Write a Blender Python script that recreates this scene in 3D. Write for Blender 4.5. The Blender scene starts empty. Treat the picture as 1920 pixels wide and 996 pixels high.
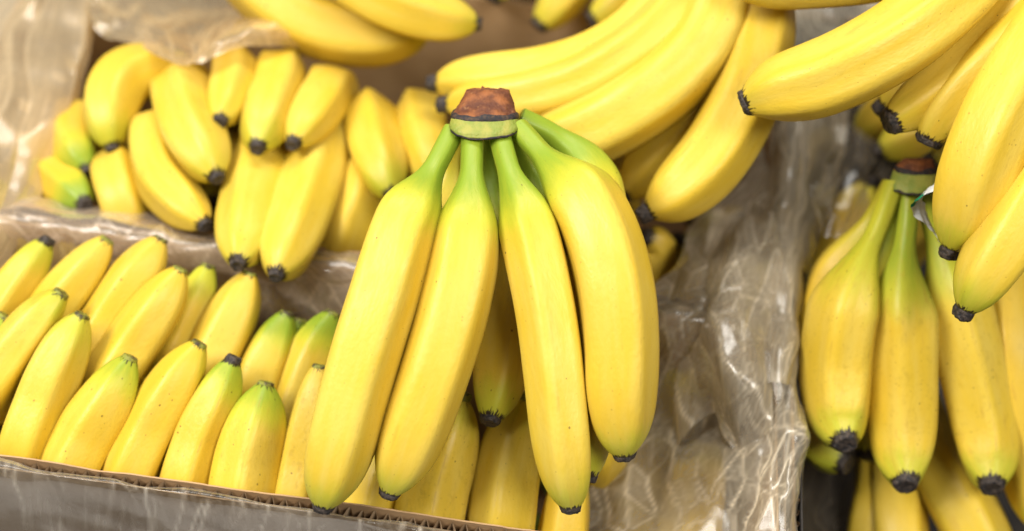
import bpy, math, random
import numpy as np
from mathutils import Vector, Matrix

sc = bpy.context.scene
col = sc.collection
rnd = random.Random(7)

# ---------------------------------------------------------------- camera
F_PX = 2667.0                       # 50 mm lens on a 36 mm sensor, photo 1920 px wide
PITCH, ROLL = math.radians(50), math.radians(8)
RIM = 0.24                          # height of the carton rims above the table
CAM = np.array([0.0, 0.0, RIM + 0.683])
FWD = np.array([0, math.cos(PITCH), -math.sin(PITCH)])
UP0 = np.array([0, math.sin(PITCH), math.cos(PITCH)])
RT0 = np.array([1.0, 0, 0])
PXR = math.cos(ROLL) * RT0 + math.sin(ROLL) * UP0      # one pixel to the right
PXD = math.sin(ROLL) * RT0 - math.cos(ROLL) * UP0      # one pixel down
cam_d = bpy.data.cameras.new('camera')
cam = bpy.data.objects.new('camera', cam_d); col.objects.link(cam); sc.camera = cam
cam_d.lens = 50; cam_d.sensor_width = 36; cam_d.clip_start = 0.02; cam_d.clip_end = 50
m = Matrix.Identity(4)
for i in range(3):
    m[i][0] = PXR[i]; m[i][1] = -PXD[i]; m[i][2] = -FWD[i]; m[i][3] = CAM[i]
cam.matrix_world = m
cam_d.dof.use_dof = True; cam_d.dof.focus_distance = 0.765; cam_d.dof.aperture_fstop = 2.7
cam_d.dof.aperture_blades = 0

# ---------------------------------------------------------------- light: shop ceiling panels
world = bpy.data.worlds.new('World'); sc.world = world; world.use_nodes = True
bg = world.node_tree.nodes['Background']
bg.inputs[0].default_value = (1.0, 0.95, 0.88, 1); bg.inputs[1].default_value = 0.13
def panel(name, loc, target, sx, sy, power, colr):
    l = bpy.data.lights.new(name, 'AREA'); l.shape = 'RECTANGLE'; l.size = sx; l.size_y = sy
    l.energy = power; l.color = colr
    o = bpy.data.objects.new(name, l); col.objects.link(o); o.location = loc
    o.rotation_euler = (Vector(target) - Vector(loc)).to_track_quat('-Z', 'Y').to_euler()
panel('ceiling_panel', (-1.25, 0.0, 1.95), (0.0, 0.6, 0.3), 1.0, 0.8, 60, (1.0, 0.96, 0.89))
panel('ceiling_panel', (0.85, -0.30, 2.0), (0.20, 0.6, 0.3), 1.0, 0.6, 30, (1.0, 0.96, 0.89))
panel('ceiling_panel', (-0.2, 1.6, 2.2), (0.1, 0.8, 0.3), 1.6, 0.6, 38, (1.0, 0.96, 0.89))

sc.view_settings.view_transform = 'Standard'; sc.view_settings.look = 'None'
sc.view_settings.exposure = -0.07; sc.view_settings.gamma = 1.0
sc.view_settings.use_curve_mapping = False
sc.render.engine = 'CYCLES'
sc.cycles.use_denoising = True
sc.cycles.max_bounces = 8; sc.cycles.diffuse_bounces = 2; sc.cycles.transparent_max_bounces = 24
sc.cycles.caustics_reflective = False; sc.cycles.caustics_refractive = False

# ---------------------------------------------------------------- helpers
def PX(u, v, d):
    """point seen at photo pixel (u, v), d centimetres in front of the camera"""
    d = d * 0.01
    return CAM + FWD * d + PXR * ((u - 960) / F_PX * d) + PXD * ((v - 498) / F_PX * d)
def ray(u, v):
    return FWD + PXR * ((u - 960) / F_PX) + PXD * ((v - 498) / F_PX)
def depth_at_z(u, v, z):
    return (z - CAM[2]) / ray(u, v)[2] * 100
def rim_depth(u, v, above=0.0):
    return depth_at_z(u, v, RIM + above * 0.01)

def link(o, parent=None):
    col.objects.link(o)
    if parent: o.parent = parent
    return o
def tag(o, label=None, cat=None, group=None, kind=None):
    if label: o['label'] = label
    if cat: o['category'] = cat
    if group: o['group'] = group
    if kind: o['kind'] = kind
    return o
def empty(name, loc):
    o = bpy.data.objects.new(name, None); o.empty_display_size = 0.02
    o.location = Vector([float(c) for c in loc]); return link(o)
def mesh_obj(name, verts, faces, mat, parent=None, smooth=True, normals=None, attrs=None):
    me = bpy.data.meshes.new(name)
    off = np.array(parent_world(parent)) if parent else np.zeros(3)
    V = np.asarray(verts, float) - off
    me.from_pydata(V.tolist(), [], [tuple(int(i) for i in f) for f in faces]); me.update()
    if attrs:
        for k, a in attrs.items():
            a = np.asarray(a, np.float32)
            if a.ndim == 1:
                at = me.attributes.new(k, 'FLOAT', 'POINT'); at.data.foreach_set('value', a)
            else:
                at = me.attributes.new(k, 'FLOAT_VECTOR', 'POINT'); at.data.foreach_set('vector', a.ravel())
    me.polygons.foreach_set('use_smooth', [smooth] * len(me.polygons))
    if normals is not None: me.normals_split_custom_set_from_vertices(np.asarray(normals).tolist())
    me.materials.append(mat)
    return link(bpy.data.objects.new(name, me), parent)
def parent_world(p):
    v = Vector((0, 0, 0))
    while p is not None:
        v = v + p.location; p = p.parent
    return v

def fbm(P, seed=0, octaves=3, freq=1.0):
    """cheap smooth 3-D noise from random plane waves"""
    r = np.random.RandomState(seed); out = np.zeros(len(P)); a = 1.0
    for o in range(octaves):
        for _ in range(5):
            k = r.normal(size=3) * freq
            out += a * np.sin(P @ k + r.uniform(0, 6.28)) / 5
        a *= 0.5; freq *= 2.1
    return out

# ---------------------------------------------------------------- materials
def new_mat(name):
    mt = bpy.data.materials.new(name); mt.use_nodes = True
    nt = mt.node_tree
    return mt, nt, nt.nodes['Principled BSDF'], nt.nodes['Material Output']
class NT:
    def __init__(s, nt): s.nt = nt
    def n(s, t, **kw):
        nd = s.nt.nodes.new(t)
        for k, v in kw.items(): setattr(nd, k, v)
        return nd
    def l(s, a, b): s.nt.links.new(a, b)
    def set(s, sock, v):
        if hasattr(v, 'is_linked') or hasattr(v, 'links'): s.l(v, sock)
        else: sock.default_value = v
    def math(s, op, a, b=0.0, c=None, clamp=False):
        nd = s.n('ShaderNodeMath', operation=op, use_clamp=clamp)
        s.set(nd.inputs[0], a); s.set(nd.inputs[1], b)
        if c is not None: s.set(nd.inputs[2], c)
        return nd.outputs[0]
    def mix(s, f, a, b, bt='MIX'):
        nd = s.n('ShaderNodeMix', data_type='RGBA', blend_type=bt)
        s.set(nd.inputs[0], f); s.set(nd.inputs[6], a); s.set(nd.inputs[7], b)
        return nd.outputs[2]
    def ramp(s, f, lo, hi, a=0.0, b=1.0):
        nd = s.n('ShaderNodeMapRange', interpolation_type='SMOOTHSTEP')
        s.set(nd.inputs[0], f); nd.inputs[1].default_value = lo; nd.inputs[2].default_value = hi
        nd.inputs[3].default_value = a; nd.inputs[4].default_value = b
        return nd.outputs[0]
    def noise(s, vec, scale, detail=3, rough=0.55, dist=0.0):
        nd = s.n('ShaderNodeTexNoise'); s.l(vec, nd.inputs['Vector'])
        nd.inputs['Scale'].default_value = scale; nd.inputs['Detail'].default_value = detail
        nd.inputs['Roughness'].default_value = rough; nd.inputs['Distortion'].default_value = dist
        return nd.outputs[0]
    def attr(s, name): return s.n('ShaderNodeAttribute', attribute_name=name)
    def scalev(s, vec, sx, sy, sz):
        nd = s.n('ShaderNodeVectorMath', operation='MULTIPLY'); s.l(vec, nd.inputs[0])
        nd.inputs[1].default_value = (sx, sy, sz); return nd.outputs[0]
    def bump(s, h, strength, dist, bsdf):
        nd = s.n('ShaderNodeBump'); nd.inputs['Strength'].default_value = strength
        nd.inputs['Distance'].default_value = dist; s.l(h, nd.inputs['Height'])
        s.l(nd.outputs[0], bsdf.inputs['Normal'])

def rgb(r, g, b): return (r, g, b, 1)

def banana_mat():
    mt, nt, bs, out = new_mat('banana_peel'); N = NT(nt)
    uv = N.attr('bcoord').outputs['Vector']       # (around cm, along cm, seed)
    gr = N.attr('green').outputs['Fac']; rd = N.attr('ridge').outputs['Fac']
    spk = N.attr('speck').outputs['Fac']; tone = N.attr('tone').outputs['Fac']
    big = N.noise(N.scalev(uv, 0.5, 0.16, 1), 1.0, 3)
    med = N.noise(N.scalev(uv, 1.6, 0.45, 1), 1.0, 4, 0.6)
    c = N.mix(N.ramp(big, 0.3, 0.7), rgb(0.70, 0.490, 0.042), rgb(0.71, 0.530, 0.088))
    c = N.mix(N.ramp(med, 0.45, 0.75, 0, 0.45), c, rgb(0.67, 0.445, 0.026))
    c = N.mix(tone, c, rgb(0.63, 0.37, 0.018))
    # green ends, uneven border that runs further along the ridges
    g = N.math('ADD', gr, N.math('MULTIPLY', N.math('SUBTRACT', med, 0.5), 0.45))
    g = N.math('ADD', g, N.math('MULTIPLY', N.math('MULTIPLY', rd, gr), 0.15))
    c = N.mix(N.ramp(g, 0.12, 0.62, 0, 0.75), c, rgb(0.44, 0.48, 0.028))
    c = N.mix(N.ramp(g, 0.5, 1.05), c, rgb(0.235, 0.335, 0.024))
    # ridges: a worn, slightly brown line that breaks up
    rl = N.math('MULTIPLY', N.ramp(rd, 0.80, 1.0), N.ramp(N.noise(N.scalev(uv, 1.2, 0.7, 1), 1.6, 4), 0.42, 0.66))
    c = N.mix(N.math('MULTIPLY', rl, 0.42), c, rgb(0.42, 0.25, 0.045))
    # soft tan bruises
    br = N.ramp(N.noise(N.scalev(uv, 0.40, 0.24, 1.7), 1.3, 2), 0.62, 0.78)
    c = N.mix(N.math('MULTIPLY', br, N.math('MULTIPLY_ADD', spk, 0.25, 0.20)), c, rgb(0.46, 0.26, 0.035))
    mo = N.ramp(N.noise(N.scalev(uv, 2.4, 1.5, 2.4), 1.0, 5, .7), 0.52, 0.68)
    c = N.mix(N.math('MULTIPLY', mo, N.math('MULTIPLY', spk, 0.38)), c, rgb(0.45, 0.30, 0.030))
    # peel dries ragged and dark next to the blossom end
    td = N.math('ADD', N.attr('tipdry').outputs['Fac'], N.math('MULTIPLY', N.math('SUBTRACT', N.noise(N.scalev(uv, 4, 2.5, 4), 1.0, 4), .5), 1.5))
    c = N.mix(N.ramp(td, .55, .8), c, rgb(.030, .020, .012))
    # freckles
    def dots(sc, keep, size, strength):
        vo = N.n('ShaderNodeTexVoronoi'); N.l(N.scalev(uv, sc, sc * 0.85, sc), vo.inputs['Vector']); vo.inputs['Scale'].default_value = 1
        sp = N.n('ShaderNodeSeparateColor'); N.l(vo.outputs['Color'], sp.inputs[0])
        k = N.math('GREATER_THAN', sp.outputs[0], N.math('SUBTRACT', keep, N.math('MULTIPLY', spk, 0.22)))
        d = N.ramp(N.math('DIVIDE', vo.outputs['Distance'], N.math('MULTIPLY_ADD', sp.outputs[1], size, size * 0.35)), 0.5, 1.0, 1, 0)
        return N.math('MULTIPLY', N.math('MULTIPLY', k, d), strength)
    c = N.mix(dots(2.6, 0.975, 0.16, 0.75), c, rgb(0.10, 0.05, 0.012))
    c = N.mix(dots(5.5, 0.95, 0.22, 0.5), c, rgb(0.22, 0.12, 0.02))
    # scuffs, lengthwise
    sf = N.ramp(N.noise(N.scalev(uv, 3.2, 0.75, 2.3), 1.5, 5, 0.65), 0.70, 0.78)
    c = N.mix(N.math('MULTIPLY', sf, N.math('MULTIPLY_ADD', spk, 0.6, 0.28)), c, rgb(0.20, 0.11, 0.02))
    N.l(c, bs.inputs['Base Color'])
    N.l(N.ramp(med, 0.3, 0.7, 0.36, 0.50), bs.inputs['Roughness'])
    bs.inputs['Specular IOR Level'].default_value = 0.34
    bs.inputs['Subsurface Weight'].default_value = 0.0
    h = N.math('ADD', N.noise(N.scalev(uv, 7, 3, 7), 1.0, 4), N.math('MULTIPLY', N.noise(N.scalev(uv, 1.0, .3, 1), 1.0, 2), 0.9))
    N.bump(h, 0.10, 0.004, bs)
    return mt
def tip_mat():
    mt, nt, bs, out = new_mat('dried_blossom_end'); N = NT(nt)
    co = N.n('ShaderNodeTexCoord').outputs['Object']
    n = N.noise(co, 420, 4)
    N.l(N.mix(N.ramp(n, .3, .75), rgb(.010, .009, .011), rgb(.085, .062, .048)), bs.inputs['Base Color'])
    bs.inputs['Roughness'].default_value = 0.62; N.bump(n, 0.6, 0.003, bs); return mt
def crown_mat():
    mt, nt, bs, out = new_mat('crown_skin'); N = NT(nt)
    co = N.n('ShaderNodeTexCoord').outputs['Object']
    n = N.noise(co, 150, 4); n2 = N.noise(co, 600, 4)
    c = N.mix(N.ramp(n, .35, .7), rgb(.22, .27, .035), rgb(.36, .34, .06))
    c = N.mix(N.ramp(n2, .58, .72, 0, .6), c, rgb(.22, .20, .04))
    N.l(c, bs.inputs['Base Color']); bs.inputs['Roughness'].default_value = .5; N.bump(n2, .4, .002, bs); return mt
def cut_mat():
    mt, nt, bs, out = new_mat('dried_cut'); N = NT(nt)
    co = N.n('ShaderNodeTexCoord').outputs['Object']
    n = N.noise(co, 110, 3, .55); n2 = N.noise(co, 400, 3)
    c = N.mix(N.ramp(n, .35, .68), rgb(.10, .026, .008), rgb(.29, .095, .024))
    c = N.mix(N.ramp(n2, .58, .78, 0, .4), c, rgb(.42, .21, .08))
    N.l(c, bs.inputs['Base Color']); bs.inputs['Roughness'].default_value = .7; N.bump(n, .8, .004, bs); return mt
def seam_mat():
    mt, nt, bs, out = new_mat('black_seam'); bs.inputs['Base Color'].default_value = rgb(.018, .014, .016)
    N = NT(nt); co = N.n('ShaderNodeTexCoord').outputs['Object']; n = N.noise(co, 500, 4)
    N.l(N.mix(N.ramp(n, .4, .8), rgb(.012, .010, .014), rgb(.09, .05, .025)), bs.inputs['Base Color'])
    bs.inputs['Roughness'].default_value = .7; return mt
def card_mat(name, a, b):
    mt, nt, bs, out = new_mat(name); N = NT(nt)
    co = N.n('ShaderNodeTexCoord').outputs['Object']
    n = N.noise(N.scalev(co, 1, 1, 1), 22, 5, .6); f = N.noise(N.scalev(co, 60, 60, 900), 1.0, 3)
    c = N.mix(N.ramp(n, .3, .7), a, b)
    c = N.mix(N.ramp(f, .5, .8, 0, .35), c, tuple(x * .7 for x in a[:3]) + (1,))
    N.l(c, bs.inputs['Base Color']); bs.inputs['Roughness'].default_value = .85
    bs.inputs['Specular IOR Level'].default_value = .2; N.bump(f, .25, .001, bs); return mt
def film_mat(name, tint, milk, gloss):
    mt, nt, bs, out = new_mat(name); N = NT(nt)
    nt.nodes.remove(bs)
    co = N.n('ShaderNodeTexCoord').outputs['Object']
    n = N.noise(co, 30, 4)
    tr = N.n('ShaderNodeBsdfTransparent'); tr.inputs[0].default_value = (.97, .94, .88, 1)
    df = N.n('ShaderNodeBsdfDiffuse'); df.inputs[0].default_value = tint
    tl = N.n('ShaderNodeBsdfTranslucent'); tl.inputs[0].default_value = tint
    gl = N.n('ShaderNodeBsdfGlossy'); gl.inputs[0].default_value = (1, 1, 1, 1); gl.inputs['Roughness'].default_value = .17
    fine = N.noise(co, 260, 3)
    bp = N.n('ShaderNodeBump'); bp.inputs['Strength'].default_value = .15; bp.inputs['Distance'].default_value = .002
    N.l(N.noise(co, 45, 2, .5, .6), bp.inputs['Height'])
    for s_ in (df, gl): N.l(bp.outputs[0], s_.inputs['Normal'])
    m1 = N.n('ShaderNodeMixShader'); m1.inputs[0].default_value = .5; N.l(df.outputs[0], m1.inputs[1]); N.l(tl.outputs[0], m1.inputs[2])
    lw = N.n('ShaderNodeLayerWeight'); lw.inputs['Blend'].default_value = .35
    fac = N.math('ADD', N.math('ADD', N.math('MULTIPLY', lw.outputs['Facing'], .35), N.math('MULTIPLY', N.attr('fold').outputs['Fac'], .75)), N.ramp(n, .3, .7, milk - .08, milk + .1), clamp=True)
    m2 = N.n('ShaderNodeMixShader'); N.l(fac, m2.inputs[0]); N.l(tr.outputs[0], m2.inputs[1]); N.l(m1.outputs[0], m2.inputs[2])
    fr = N.n('ShaderNodeFresnel'); fr.inputs[0].default_value = 1.45; N.l(bp.outputs[0], fr.inputs['Normal'])
    m3 = N.n('ShaderNodeMixShader'); N.l(N.math('MULTIPLY_ADD', fr.outputs[0], gloss, .02, clamp=True), m3.inputs[0])
    N.l(m2.outputs[0], m3.inputs[1]); N.l(gl.outputs[0], m3.inputs[2])
    N.l(m3.outputs[0], out.inputs['Surface'])
    return mt
def plain_mat(name, a, b, rough, scale=8):
    mt, nt, bs, out = new_mat(name); N = NT(nt)
    co = N.n('ShaderNodeTexCoord').outputs['Object']
    N.l(N.mix(N.ramp(N.noise(co, scale, 4), .3, .7), a, b), bs.inputs['Base Color']); bs.inputs['Roughness'].default_value = rough
    return mt
def green_tip_mat():
    mt, nt, bs, out = new_mat('fresh_blossom_end'); N = NT(nt)
    co = N.n('ShaderNodeTexCoord').outputs['Object']
    n = N.noise(co, 260, 4)
    N.l(N.mix(N.ramp(n, .42, .62), rgb(.26, .27, .035), rgb(.05, .032, .018)), bs.inputs['Base Color'])
    bs.inputs['Roughness'].default_value = 0.6; N.bump(n, 0.5, 0.003, bs); return mt
TIP_G = green_tip_mat()
PEEL, TIP, CROWN, CUT, SEAM = banana_mat(), tip_mat(), crown_mat(), cut_mat(), seam_mat()
CARD = card_mat('kraft_board', rgb(.40, .25, .125), rgb(.50, .33, .18))
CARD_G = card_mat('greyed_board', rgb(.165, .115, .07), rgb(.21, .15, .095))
CARD_SHADE = card_mat('shaded_board', rgb(.032, .029, .027), rgb(.055, .047, .04))  # kraft board with the deep shade between the fruit painted into its colour
FLUTE = card_mat('fluting_paper', rgb(.36, .24, .14), rgb(.50, .36, .22))
FILM = film_mat('liner_film', rgb(.96, .84, .64), .20, .95)
FILM_DV = film_mat('divider_film', rgb(.90, .74, .56), .34, .45)
FILM_G = film_mat('golden_film', rgb(.92, .72, .42), .38, .4)
FILM_F = film_mat('stretched_film', rgb(.88, .80, .68), .02, .16)
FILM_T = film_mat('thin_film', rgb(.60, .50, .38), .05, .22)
FILM_Y = film_mat('yellowed_film', rgb(.90, .71, .43), .58, .28)
TABLE = plain_mat('dark_table', rgb(.035, .033, .035), rgb(.06, .055, .05), .6)
FLOOR = plain_mat('pale_floor', rgb(.55, .54, .53), rgb(.62, .60, .58), .4, 3)

# ---------------------------------------------------------------- setting
def quad(name, x0, x1, y0, y1, z, mat, kind):
    o = mesh_obj(name, [(x0, y0, z), (x1, y0, z), (x1, y1, z), (x0, y1, z)], [(0, 1, 2, 3)], mat, smooth=False)
    o['kind'] = kind; return o
def slab_mesh(x0, x1, y0, y1, z0, z1):
    v = [(x, y, z) for z in (z0, z1) for y in (y0, y1) for x in (x0, x1)]
    return v, [(0, 2, 3, 1), (4, 5, 7, 6), (0, 1, 5, 4), (2, 6, 7, 3), (0, 4, 6, 2), (1, 3, 7, 5)]
quad('floor', -4, 4, -2, 6, -0.75, FLOOR, 'structure')
v_, f_ = slab_mesh(-0.42, 0.9, 0.25, 1.35, -0.05, 0.0)
tag(mesh_obj('display_table', v_, f_, TABLE, smooth=False), 'dark low table top carrying the banana cartons', 'table')

# ---------------------------------------------------------------- bananas
def catmull(P, n):
    """centripetal Catmull-Rom through P, resampled to n points of even spacing"""
    P = np.asarray(P, float)
    Q = np.vstack([2 * P[0] - P[1], P, 2 * P[-1] - P[-2]]); out = []
    for i in range(1, len(Q) - 2):
        p0, p1, p2, p3 = Q[i - 1:i + 3]
        t0 = 0; t1 = t0 + np.linalg.norm(p1 - p0) ** .5 + 1e-9; t2 = t1 + np.linalg.norm(p2 - p1) ** .5 + 1e-9; t3 = t2 + np.linalg.norm(p3 - p2) ** .5 + 1e-9
        for t in np.linspace(t1, t2, 24, endpoint=(i == len(Q) - 3)):
            a1 = (t1 - t) / (t1 - t0) * p0 + (t - t0) / (t1 - t0) * p1; a2 = (t2 - t) / (t2 - t1) * p1 + (t - t1) / (t2 - t1) * p2
            a3 = (t3 - t) / (t3 - t2) * p2 + (t - t2) / (t3 - t2) * p3
            b1 = (t2 - t) / (t2 - t0) * a1 + (t - t0) / (t2 - t0) * a2; b2 = (t3 - t) / (t3 - t1) * a2 + (t - t1) / (t3 - t1) * a3
            out.append((t2 - t) / (t2 - t1) * b1 + (t - t1) / (t2 - t1) * b2)
    out = np.array(out)
    for _ in range(6):                                   # a banana bends evenly: relax small kinks
        out[1:-1] = .5 * out[1:-1] + .25 * (out[:-2] + out[2:])
    s = np.r_[0, np.cumsum(np.linalg.norm(np.diff(out, axis=0), axis=1))]
    t = np.linspace(0, s[-1], n)
    return np.stack([np.interp(t, s, out[:, k]) for k in range(3)], 1), t * 100      # metres, cm
def sstep(x, a, b):
    x = np.clip((x - a) / (b - a), 0, 1); return x * x * (3 - 2 * x)

N_RING, N_SEG = 30, 56
def sweep(C, R, phase, poly, seed):
    """tube with a soft five-sided section around centreline C (m), radii R (cm)"""
    T = np.gradient(C, axis=0); T /= np.linalg.norm(T, axis=1)[:, None]
    ref = np.cross(T[0], -FWD); ref = np.cross(ref, T[0]); ref /= np.linalg.norm(ref)
    th = np.linspace(0, 2 * np.pi, N_RING, endpoint=False)
    rr = np.random.RandomState(seed)
    corners = (np.arange(5) * 2 * np.pi / 5 + rr.uniform(-.13, .13, 5) + phase) % (2 * np.pi)
    diff = np.abs((th[:, None] - corners[None] + np.pi) % (2 * np.pi) - np.pi)
    near = diff.min(1)
    ridge = np.exp(-(near / .16) ** 2)
    prof = np.cos(np.pi / 5) / np.cos(np.pi / 5 - np.minimum(near, np.pi / 5))       # 1 at the corners
    prof = np.minimum(prof, .965)                                                     # softened corners
    prof = prof / prof.mean()
    V = []; 
    for i, (c, t) in enumerate(zip(C, T)):
        ref = ref - t * (ref @ t); ref /= np.linalg.norm(ref); b = np.cross(t, ref)
        k = poly[i]
        r = R[i] * .01 * (1 + (prof - 1) * k)
        V.append(c + (np.cos(th) * r)[:, None] * ref + (np.sin(th) * r)[:, None] * b)
    V = np.array(V)
    V = V + (V - C[:, None]) * (0.014 * fbm(V.reshape(-1, 3), seed, 2, 55).reshape(V.shape[:2]))[..., None]
    return V, ridge, th
def grid_normals(V):
    dv = np.gradient(V, axis=0); du = np.roll(V, -1, 1) - np.roll(V, 1, 1)
    n = np.cross(du, dv); n /= np.linalg.norm(n, axis=2)[..., None] + 1e-12
    c = V.mean(1, keepdims=True)
    if ((V - c) * n).sum() < 0: n = -n
    return n
def ring_faces(a, b, n):
    return [(r * n + k, r * n + (k + 1) % n, (r + 1) * n + (k + 1) % n, (r + 1) * n + k) for r in range(a, b) for k in range(n)]

COUNT = [0]
def build_banana(parent, spine, rad, stem=2.0, green_stem=.8, green_tip=.35, speck=.3, tone=.1, phase=None, tip_r=.60, tip_len=.45, stem_r=.72, dark_tip=True, neck=3.2):
    COUNT[0] += 1; seed = COUNT[0]; rr = random.Random(seed * 13)
    C, s = catmull(spine, N_SEG); L = s[-1]
    Lb = L - tip_len
    n_tip = 2
    # body rings stop where the black end begins
    keep = s <= Lb
    Cb = np.vstack([C[keep], [np.array([np.interp(Lb, s, C[:, k]) for k in range(3)])]]); sb = np.r_[s[keep], Lb]
    if sb[-1] - sb[-2] < .08: Cb = np.delete(Cb, -2, 0); sb = np.delete(sb, -2)
    lt = min(4.3, .3 * L)
    x = np.clip((sb - (Lb - lt)) / lt, 0, 1)
    R = rad * (.94 + .06 * np.sin(np.pi * np.clip(sb / L, 0, 1)))
    R = R * (1 - (1 - tip_r / rad) * (.30 * x ** 1.4 + .70 * x ** 4.2))
    g = sstep(sb, stem - 1.0, stem + neck)
    R = stem_r * (1 - g) + R * g
    poly = .40 + .60 * g; poly = poly * (1 - .55 * x ** 2)
    V, ridge, th = sweep(Cb, R, phase if phase is not None else rr.uniform(0, 6.28), poly, seed)
    nrm = grid_normals(V); n = N_RING; nr = len(V)
    gs = green_stem * (1 - sstep(sb, stem - .3, stem + 5.4)); gt = green_tip * sstep(sb, Lb - 3.4, Lb - .2)
    green = np.repeat(np.maximum(gs, gt), n) + .05
    A = dict(tipdry=np.repeat(sstep(sb, Lb - .75, Lb + .15), n) * (1.0 if dark_tip else .75), green=green, ridge=np.tile(ridge, nr) * np.repeat(g, n), speck=np.full(nr * n, speck), tone=np.full(nr * n, tone + rr.uniform(-.10, .22)).clip(0, 1),
             bcoord=np.stack([np.tile(np.cos(th) * rad, nr), np.repeat(sb, n), np.tile(np.sin(th) * rad, nr) + seed * 7.3], 1))
    Vf, Nf = V.reshape(-1, 3), nrm.reshape(-1, 3)
    si = int(np.searchsorted(sb, stem)); si = max(2, min(si, nr - 8))
    def piece(name, a, b, par, cap0=False):
        sl = slice(a * n, (b + 1) * n)
        fc = ring_faces(0, b - a, n)
        if cap0: fc = [tuple(range(n))[::-1]] + fc
        return mesh_obj(name, Vf[sl], fc, PEEL, par, True, Nf[sl], {k: q[sl] for k, q in A.items()})
    body = piece('banana', si, nr - 1, parent)
    piece('stem', 0, si, body, True)
    # dried blossom end: short rough stub with a sunken face
    t = C[-1] - Cb[-1]; t /= np.linalg.norm(t)
    rings = []
    base_c = V[-1].mean(0); e = V[-1] - base_c
    for h, f in ((-.10, 1.0), (.0, 1.03), (tip_len * .35, 1.0), (tip_len * .8, .93), (tip_len, .84), (tip_len * .95, .62), (tip_len * .80, .30)):
        rg = base_c + t * h * .01 + e * f
        rings.append(rg)
    TV = np.array(rings).reshape(-1, 3)
    jit = fbm(TV, seed + 500, 3, 700)
    TV = TV + (TV - base_c) * (.12 * jit)[:, None]
    fc = ring_faces(0, len(rings) - 1, n) + [tuple(range((len(rings) - 1) * n, len(rings) * n))]
    mesh_obj('blossom_end', TV, fc, TIP if dark_tip else TIP_G, body, True)
    return body

def build_crown(parent, rings, cut_from, d, axis_d=None):
    """rings: (u, v, half width px, half thickness cm); bottom first. From ring cut_from up it is the dried cut."""
    n = 36; th = np.linspace(0, 2 * np.pi, n, endpoint=False)
    R = []
    for (u, v, hw, hd, dd) in rings:
        tl = .60 - .42 * len(R) / (len(rings) - 1); c = PX(u, v, d + dd); w = hw / F_PX * (d + dd) * .01
        q = np.sign(np.cos(th)) * np.abs(np.cos(th)) ** .9; z = np.sin(th)
        R.append(c + np.outer(q * w, PXR) + np.outer(z * hd * .01, FWD * math.cos(tl) + PXD * (-math.sin(tl))))
    R = np.array(R)
    def part(name, a, b, mat, cap, par, amp, freq, swell=1.0):
        # resample between rings
        k = np.linspace(a, b, (b - a) * 4 + 1); G = []
        for t in k:
            i = min(int(t), len(R) - 2); f = t - i; G.append(R[i] * (1 - f) + R[i + 1] * f)
        G = np.array(G); cen = G.mean(1, keepdims=True)
        G = cen + (G - cen) * (swell + amp * fbm(G.reshape(-1, 3), 5, 4, freq).reshape(G.shape[:2]))[..., None]
        V = G.reshape(-1, 3); fc = ring_faces(0, len(G) - 1, n)
        if cap:
            top = G[-1]; c = top.mean(0)
            add = []
            for f in (.7, .4):
                rg = c + (top - c) * f; rg = rg + np.outer(fbm(rg, 9, 4, 900) * .0016, -PXD); add.append(rg)
            V = np.vstack([V] + add); m_ = len(G)
            fc += ring_faces(m_ - 1, m_ + 1, n) + [tuple(range((m_ + 1) * n, (m_ + 2) * n))]
        else: fc.append(tuple(range(n))[::-1])
        return mesh_obj(name, V, fc, mat, par, True)
    crown = part('crown', 0, cut_from, CROWN, False, parent, .03, 300)
    part('cut_face', cut_from, len(R) - 1, CUT, True, crown, .05, 300)
    # black dried seams around the foot and under the cut
    for idx, sw, hh in ((cut_from, 1.04, .0019), (0, 1.03, .0007)):
        c = R[idx].mean(0); e = R[idx] - c; jag = fbm(R[idx], 31 + idx, 3, 500) * .0012
        rows = []
        for off, f in ((-hh, .97), (-hh * .6, sw), (hh * .7, sw * .985), (hh * 1.3, .93)):
            rows.append(c + e * f + np.outer(off + jag * (1 if off > 0 else .5), -PXD))
        mesh_obj('dry_seam', np.array(rows).reshape(-1, 3), ring_faces(0, 3, n), SEAM, crown, True)
    return crown

def lump_crown(parent, c, axis, w=1.6):
    n = 14; th = np.linspace(0, 2 * np.pi, n, endpoint=False)
    axis = axis / np.linalg.norm(axis); a = np.cross(axis, [0.3, .1, 1]); a /= np.linalg.norm(a); b = np.cross(axis, a)
    G = np.array([c + axis * h * .01 + np.outer(np.cos(th) * w * f * .01, a) + np.outer(np.sin(th) * w * .7 * f * .01, b) for h, f in ((-1, .9), (0, 1), (1.0, .9), (1.8, .7))])
    fc = ring_faces(0, 3, n) + [tuple(range(n))[::-1], tuple(range(3 * n, 4 * n))]
    cr = mesh_obj('crown', G.reshape(-1, 3), fc, CROWN, parent, True)
    return cr

def dlist(d, n):
    d = d if isinstance(d, (list, tuple)) else [d]
    if len(d) == n: return d
    return np.interp(np.linspace(0, 1, n), np.linspace(0, 1, len(d)), d)

def depths(d, pts):
    if isinstance(d, tuple) and d[0] == 'r':            # centimetres below (+) or above (-) the plane of the rims, along the view
        o = dlist(d[1], len(pts)); return [rim_depth(u, v) + k for (u, v), k in zip(pts, o)]
    return dlist(d, len(pts))

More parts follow.
